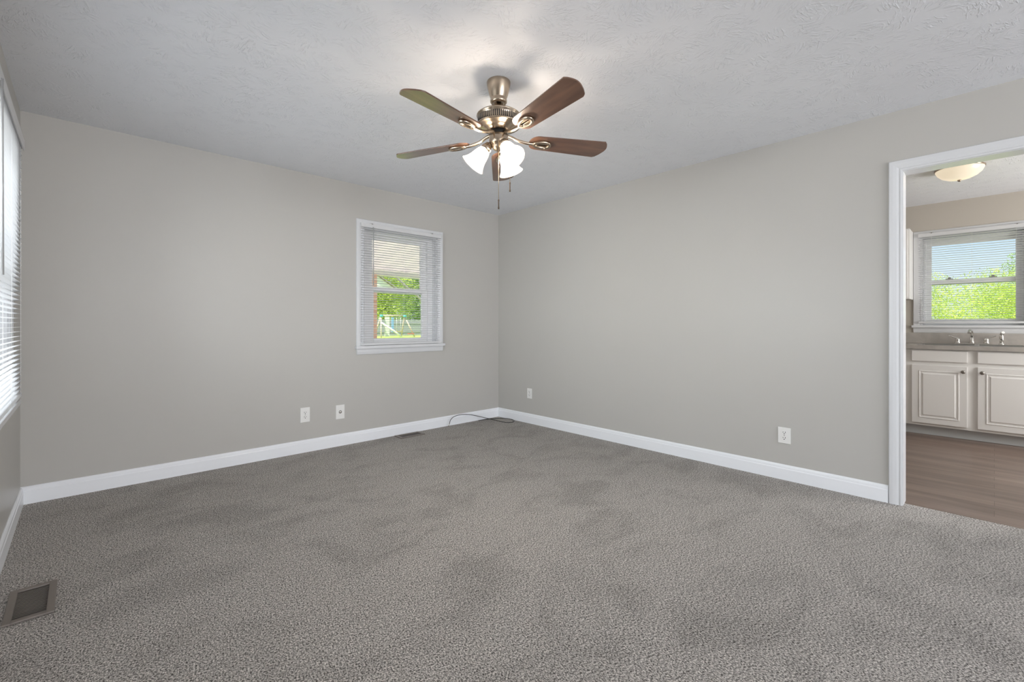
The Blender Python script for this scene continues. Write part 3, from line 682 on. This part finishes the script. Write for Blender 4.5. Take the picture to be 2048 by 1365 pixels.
# worktop with the sink cut-out
SY0, SY1, SX0, SX1 = -0.30, 0.54, 6.20, 6.68
wt = tag(empty('countertop', (6.43, 0.2, 0.866)), 'taupe laminate countertop with backsplash around the sink', 'countertop')
def addto(root, o): o.parent = root; o.location = o.location - root.location; return o
mbx = MB()
for a, b_ in (((6.115, -0.97, .866), (SX0 + .02, 1.28, .905)), ((SX1 - .02, -0.97, .866), (XKW - .002, 1.28, .905)), ((SX0 + .02, SY1 - .02, .866), (SX1 - .02, 1.28, .905)), ((SX0 + .02, -0.97, .866), (SX1 - .02, SY0 + .02, .905))): mbx.box(a, b_)
addto(wt, mbx.build('worktop', M['counter']))
addto(wt, MB().box((XKW - 0.022, -0.97, .905), (XKW - 0.002, 1.28, 1.022), 0.003).build('backsplash', M['counter']))
# sink
sk = tag(empty('kitchen_sink', (6.44, 0.12, 0.905)), 'stainless steel drop in sink in the countertop under the kitchen window', 'sink')
mbx = MB()
rim = [((SX0, SY0, .905), (SX0 + .025, SY1, .911)), ((6.60, SY0, .905), (SX1, SY1, .911)), ((SX0 + .025, SY0, .905), (6.60, SY0 + .025, .911)), ((SX0 + .025, SY1 - .025, .905), (6.60, SY1, .911)), ((SX0 + .025, .105, .905), (6.60, .135, .911))]
for a, b_ in rim: mbx.box(a, b_, 0.002)
addto(sk, mbx.build('rim', M['steel']))
for ya, yb in ((SY0 + .025, .105), (.135, SY1 - .025)):
    mbx = MB(); x0, x1 = SX0 + .025, 6.60
    for a, b_ in (((x0, ya, .75), (x1, yb, .753)), ((x0, ya, .753), (x0 + .003, yb, .906)), ((x1 - .003, ya, .753), (x1, yb, .906)), ((x0, ya, .753), (x1, ya + .003, .906)), ((x0, yb - .003, .753), (x1, yb, .906))): mbx.box(a, b_)
    addto(sk, mbx.build('basin', M['steel']))
# faucet
fc = tag(empty('kitchen_faucet', (6.645, 0.158, 0.911)), 'chrome two handle faucet behind the kitchen sink', 'faucet')
MB().box((-0.028, -0.13, 0), (0.028, 0.13, 0.010), 0.004).build('base_plate', M['chrome'], fc)
mbx = MB().lathe([(0, 0.01), (0.024, 0.01), (0.022, 0.02), (0.017, 0.03), (0.016, 0.07), (0, 0.07)], 20)
mbx.tube(smooth_path([(0, 0, 0.06), (-0.01, 0, 0.10), (-0.05, 0.006, 0.135), (-0.11, 0.012, 0.140), (-0.15, 0.016, 0.118)], 6), 0.0135, 12)
mbx.build('spout', M['chrome'], fc)
for s_ in (1, -1):
    mbx = MB().lathe([(0, 0.01), (0.025, 0.01), (0.024, 0.018), (0.017, 0.025), (0.020, 0.036), (0.019, 0.05), (0.010, 0.062), (0, 0.068)], 20, (0, s_ * 0.104, 0))
    mbx.tube(smooth_path([(0, s_ * 0.104, 0.058), (-0.004, s_ * 0.135, 0.070), (-0.008, s_ * 0.175, 0.088)], 5), [0.006] * 5 + [0.005] * 5 + [0.008], 8)
    mbx.build('handle', M['chrome'], fc)
sp = tag(empty('sink_sprayer', (6.65, -0.05, 0.911)), 'chrome side sprayer standing right of the faucet', 'sprayer')
MB().lathe([(0, 0), (0.024, 0), (0.022, 0.008), (0.014, 0.016), (0.013, 0.024), (0, 0.024)], 18).build('holder', M['chrome'], sp)
mbx = MB().lathe([(0, 0.022), (0.012, 0.022), (0.018, 0.05), (0.017, 0.08), (0.013, 0.10), (0, 0.105)], 18)
mbx.tube([(0, 0, 0.095), (-0.012, -0.004, 0.115), (-0.034, -0.010, 0.122)], [0.013, 0.015, 0.012], 12); mbx.build('spray_head', M['chrome'], sp)
# wall cabinet left of the kitchen window
uc = tag(empty('wall_cabinet', (6.46, 0.85, 1.388)), 'white upper cabinet left of the kitchen window', 'cabinet')
addto(uc, MB().box((6.46, 0.624, 1.388), (XKW - .004, 1.25, 2.145), 0.002).build('carcass', M['cabinet']))
o = MB().box((6.441, 0.640, 1.40), (6.46, 1.235, 2.133), 0.004).build('door', M['cabinet']); addto(uc, o)
kb = MB().lathe([(0, 0), (0.008, 0), (0.006, 0.006), (0.006, 0.012), (0.015, 0.018), (0.017, 0.023), (0.013, 0.029), (0, 0.031)], 20, mtx=Matrix.Translation((6.441 - 6.46, 0.672 - 0.85, 1.435 - 1.388)) @ Matrix.Rotation(-PI / 2, 4, 'Y')).build('knob', M['knob'], o)
# flush ceiling light
kl = tag(empty('ceiling_light', (5.37, 0.202, ZC)), 'lit alabaster dome light on the kitchen ceiling', 'ceiling light')
MB().lathe([(0, 0), (0.150, 0), (0.158, -0.006), (0.156, -0.014), (0.146, -0.018), (0, -0.018)], 48).build('ceiling_pan', M['nickel'], kl)
MB().lathe([(0.152, -0.012), (0.150, -0.024), (0.138, -0.048), (0.112, -0.074), (0.075, -0.093), (0.035, -0.102), (0, -0.104)], 48).build('glass_dome', M['dome'], kl)
MB().lathe([(0, -0.100), (0.012, -0.103), (0.014, -0.110), (0.007, -0.118), (0, -0.120)], 16).build('finial', M['nickel'], kl)

# ------------------------------------------------------------------ outside
structure(MB().box((-0.6, -6, -0.40), (90, 120, -0.30)).build('lawn', M['grass']), 'bright green lawn outside the windows', 'lawn')
structure(MB().box((-60, -40, -0.40), (-0.6, 120, -0.30)).box((-0.6, -40, -0.40), (90, -6, -0.30)).build('bounce_ground', M['concrete']), 'unseen pale ground added to bounce light in through the windows', 'bounce_ground')  # unseen ground, added so pale light bounces in instead of lawn green
structure(MB().box((-0.2, YB + 0.16, -0.29), (6.0, 7.4, -0.10)).build('patio_bounce_slab', M['concrete']), 'unseen pale patio slab added to bounce light under the patio cover', 'patio')  # unseen slab, added to throw light up onto the cover's underside
pc = tag(empty('patio_cover', (2.8, 4.4, 2.45)), 'sloping white patio cover outside the top of the small window', 'patio cover')
mbx = MB(); n_ = 40; prev = None
y0, z0, y1, z1 = YB + 0.17, 2.52, 6.75, 1.955
for k_ in range(n_ + 1):
    x_ = 0.2 + 6.2 * k_ / n_; dz = 0.018 if k_ % 2 else 0.0
    col = [mbx.b.verts.new((x_, y, z + dz + s_)) for y, z in ((y0, z0), (y1, z1)) for s_ in (0, 0.004)]
    if prev:
        mbx.b.faces.new((prev[0], col[0], col[2], prev[2])); mbx.b.faces.new((prev[1], prev[3], col[3], col[1]))
        mbx.b.faces.new((prev[0], prev[1], col[1], col[0])); mbx.b.faces.new((prev[2], col[2], col[3], prev[3]))
    prev = col
addto(pc, mbx.build('roof_sheet', M['sheet']))
addto(pc, MB().box((0.2, 6.62, 1.885), (6.4, 6.70, 1.965)).build('edge_beam', M['white_ext']))
bc = tag(MB().box((2.86, 6.46, -0.3), (3.265, 6.80, 1.885)).build('brick_pillar', M['brick']), 'red brick pillar at the patio edge outside the small window', 'pillar')
# neighbouring house
nh = tag(empty('neighbor_house', (13.0, 31, -0.3)), 'white gabled house beyond the brick pillar outside the small window', 'house')
addto(nh, MB().box((9.5, 30.2, -0.3), (15.15, 36, 3.78)).build('wall', M['white_ext']))
mbx = MB(); mbx.prism([(9.0, 3.78), (16.5, 3.78), (12.75, 6.1)], 'Y', 30.1, 36.2); addto(nh, mbx.build('gable', M['white_ext']))
mbx = MB(); mbx.prism([(8.8, 3.70), (12.75, 6.14), (16.7, 3.70), (16.7, 3.76), (12.75, 6.21), (8.8, 3.76)], 'Y', 29.9, 36.4); addto(nh, mbx.build('roof', M['shingle']))
addto(nh, MB().box((12.2, 30.14, 1.0), (13.4, 30.22, 2.4)).build('window', M['dark']))
# fence
fn = tag(empty('garden_fence', (32, 52, -0.3)), 'grey board fence behind the swing set', 'fence')
mbx = MB()
for k_ in range(100):
    mbx.box((20 + k_ * 0.2, 52, -0.3), (20 + k_ * 0.2 + 0.185, 52.03, 1.65 + 0.02 * (k_ % 3)))
addto(fn, mbx.build('boards', M['fence']))
mbx = MB(); mbx.box((20, 51.95, 0.1), (40, 52.0, 0.2)).box((20, 51.95, 1.2), (40, 52.0, 1.3)); addto(fn, mbx.build('rails', M['fence']))
# swing set
ss = tag(empty('swing_set', (25, 45, -0.3)), 'wooden swing set with teal caps on the lawn outside the small window', 'swing set')
def sw(name, m_, pts, r): addto(ss, MB().tube(pts, r, 8).build(name, M[m_]))
sw('top_beam', 'tan_wood', [(23.1, 45, 2.05), (26.1, 45, 2.08)], 0.07)
for p0, p1 in (((26.0, 45, 2.05), (26.95, 44.4, -0.3)), ((26.0, 45, 2.05), (26.2, 46.0, -0.3)), ((23.2, 45, 2.05), (22.8, 44.2, -0.3)), ((23.2, 45, 2.05), (22.9, 46.0, -0.3))): sw('leg', 'tan_wood', [p0, p1], 0.075)
sw('slide', 'whitep', [(23.05, 44.7, 1.30), (24.1, 44.0, 0.45), (24.9, 43.7, -0.22)], 0.10)
addto(ss, MB().box((23.65, 44.95, -0.2), (24.18, 45.05, 1.95)).build('canvas_panel', M['whitep']))
addto(ss, MB().box((24.42, 44.9, 0.25), (24.66, 45.0, 1.85)).build('blue_panel', M['bluep']))
for x_ in (23.2, 26.0): addto(ss, MB().lathe([(0, 0.16), (0.15, 0.14), (0.19, 0), (0.15, -0.14), (0, -0.16)], 14, (x_, 44.9, 2.02)).build('corner_cap', M['teal']))
for xa in (25.05, 25.55): sw('swing_rope', 'cord', [(xa, 45, 2.0), (xa, 45, 0.35)], 0.02)
addto(ss, MB().box((25.0, 44.85, 0.30), (25.6, 45.15, 0.36), 0.01).build('swing_seat', M['yellowp']))
addto(ss, MB().box((26.1, 44.3, 0.02), (26.85, 44.5, 0.14), 0.01).build('cross_board', M['redp']))

# trees
def tree(name, label, cat, loc, trunk_h, crown, nleaf, leaf, m_, seed, group=None, trunk_r=0.12):
    rnd = random.Random(seed)
    root = tag(empty(name, loc), label, cat, group)
    mbx = MB(); mbx.tube(smooth_path([(0, 0, -0.1), (0.05 * trunk_h, 0.02, trunk_h * 0.5), (0.02, 0.05, trunk_h)], 4), trunk_r, 8)
    mbx.build('trunk', M['bark'], root)
    mbx = MB(); vol = [c[3] * c[4] * c[5] for c in crown]; tot = sum(v ** 0.67 for v in vol)
    for c, v in zip(crown, vol):
        mbx2 = int(nleaf * v ** 0.67 / tot)
        for _ in range(mbx2):
            d = Vector((rnd.gauss(0, 1), rnd.gauss(0, 1), rnd.gauss(0, 1))).normalized()
            rr = 1 - 0.45 * rnd.random() ** 2 + 0.10 * math.sin(d.x * 7 + seed) * math.cos(d.z * 6 + d.y * 5)
            p = Vector((c[0] + d.x * c[3] * rr, c[1] + d.y * c[4] * rr, c[2] + d.z * c[5] * rr))
            R_ = Euler((rnd.uniform(-0.9, 0.9), rnd.uniform(-0.9, 0.9), rnd.uniform(0, 6.28))).to_matrix()
            s_ = leaf * rnd.uniform(0.6, 1.3)
            vs = [mbx.b.verts.new(p + R_ @ Vector(q) * s_) for q in ((0.9, 0, 0.06), (0.25, 0.42, 0), (-0.8, 0, 0.04), (0.25, -0.42, 0))]
            mbx.b.faces.new(vs)
    mbx.build('foliage', M[m_], root, keep=True)
    return root
def clumps(cx, cy, z0, z1, r, n, seed):
    rnd = random.Random(seed); out = []
    for k_ in range(n):
        f_ = (k_ + 0.5) / n; z = z0 + (z1 - z0) * f_; rr = r * math.sin(PI * min(0.95, 0.22 + 0.62 * f_))
        a = rnd.uniform(0, 6.28); q = rnd.uniform(0.1, 0.75) * rr
        s_ = rnd.uniform(0.40, 0.62) * r
        out.append((cx + q * math.cos(a), cy + q * math.sin(a), z, s_, s_, s_ * 0.75))
    return out
tree('bushy_tree', 'bright green bushy tree left of center outside the kitchen window', 'tree', (22, 1.7, -0.3), 1.2, clumps(0, 0, 0.6, 2.75, 1.7, 16, 3), 17000, 0.040, 'leaf', 3)
tree('bushy_tree', 'bright green bushy tree in the center of the kitchen window view', 'tree', (26.2, -0.15, -0.3), 1.2, clumps(0, 0, 0.6, 3.05, 2.0, 18, 8), 20000, 0.046, 'leaf', 8)
tree('tall_tree', 'taller thin crowned tree at the right side of the kitchen window', 'tree', (30.4, -1.3, -0.3), 2.0, clumps(0, 0, 1.0, 4.2, 1.4, 18, 12), 9000, 0.06, 'leaf2', 12)
tree('leafy_tree', 'leafy green tree behind the swing set on its left', 'tree', (29.5, 57, -0.3), 2.5, clumps(0, 0, 2.2, 9.5, 4.2, 26, 21), 14000, 0.20, 'leaf', 21, trunk_r=0.3)
tree('leafy_tree', 'darker green tree behind the fence right of the swing set', 'tree', (41.0, 67, -0.3), 2.5, clumps(0, 0, 2.0, 10.5, 5.2, 28, 25), 14000, 0.22, 'leaf2', 25, trunk_r=0.3)
br_ = tag(empty('leaning_tree', (25.6, 41, -0.3)), 'bare grey leaning tree trunk high in the small window view', 'tree')
MB().tube(smooth_path([(1.6, 0, 0), (0.3, 0, 3.6), (-1.4, 0, 5.0), (-3.2, 0, 6.4)], 5), 0.13, 8).build('trunk', M['bark'], br_)
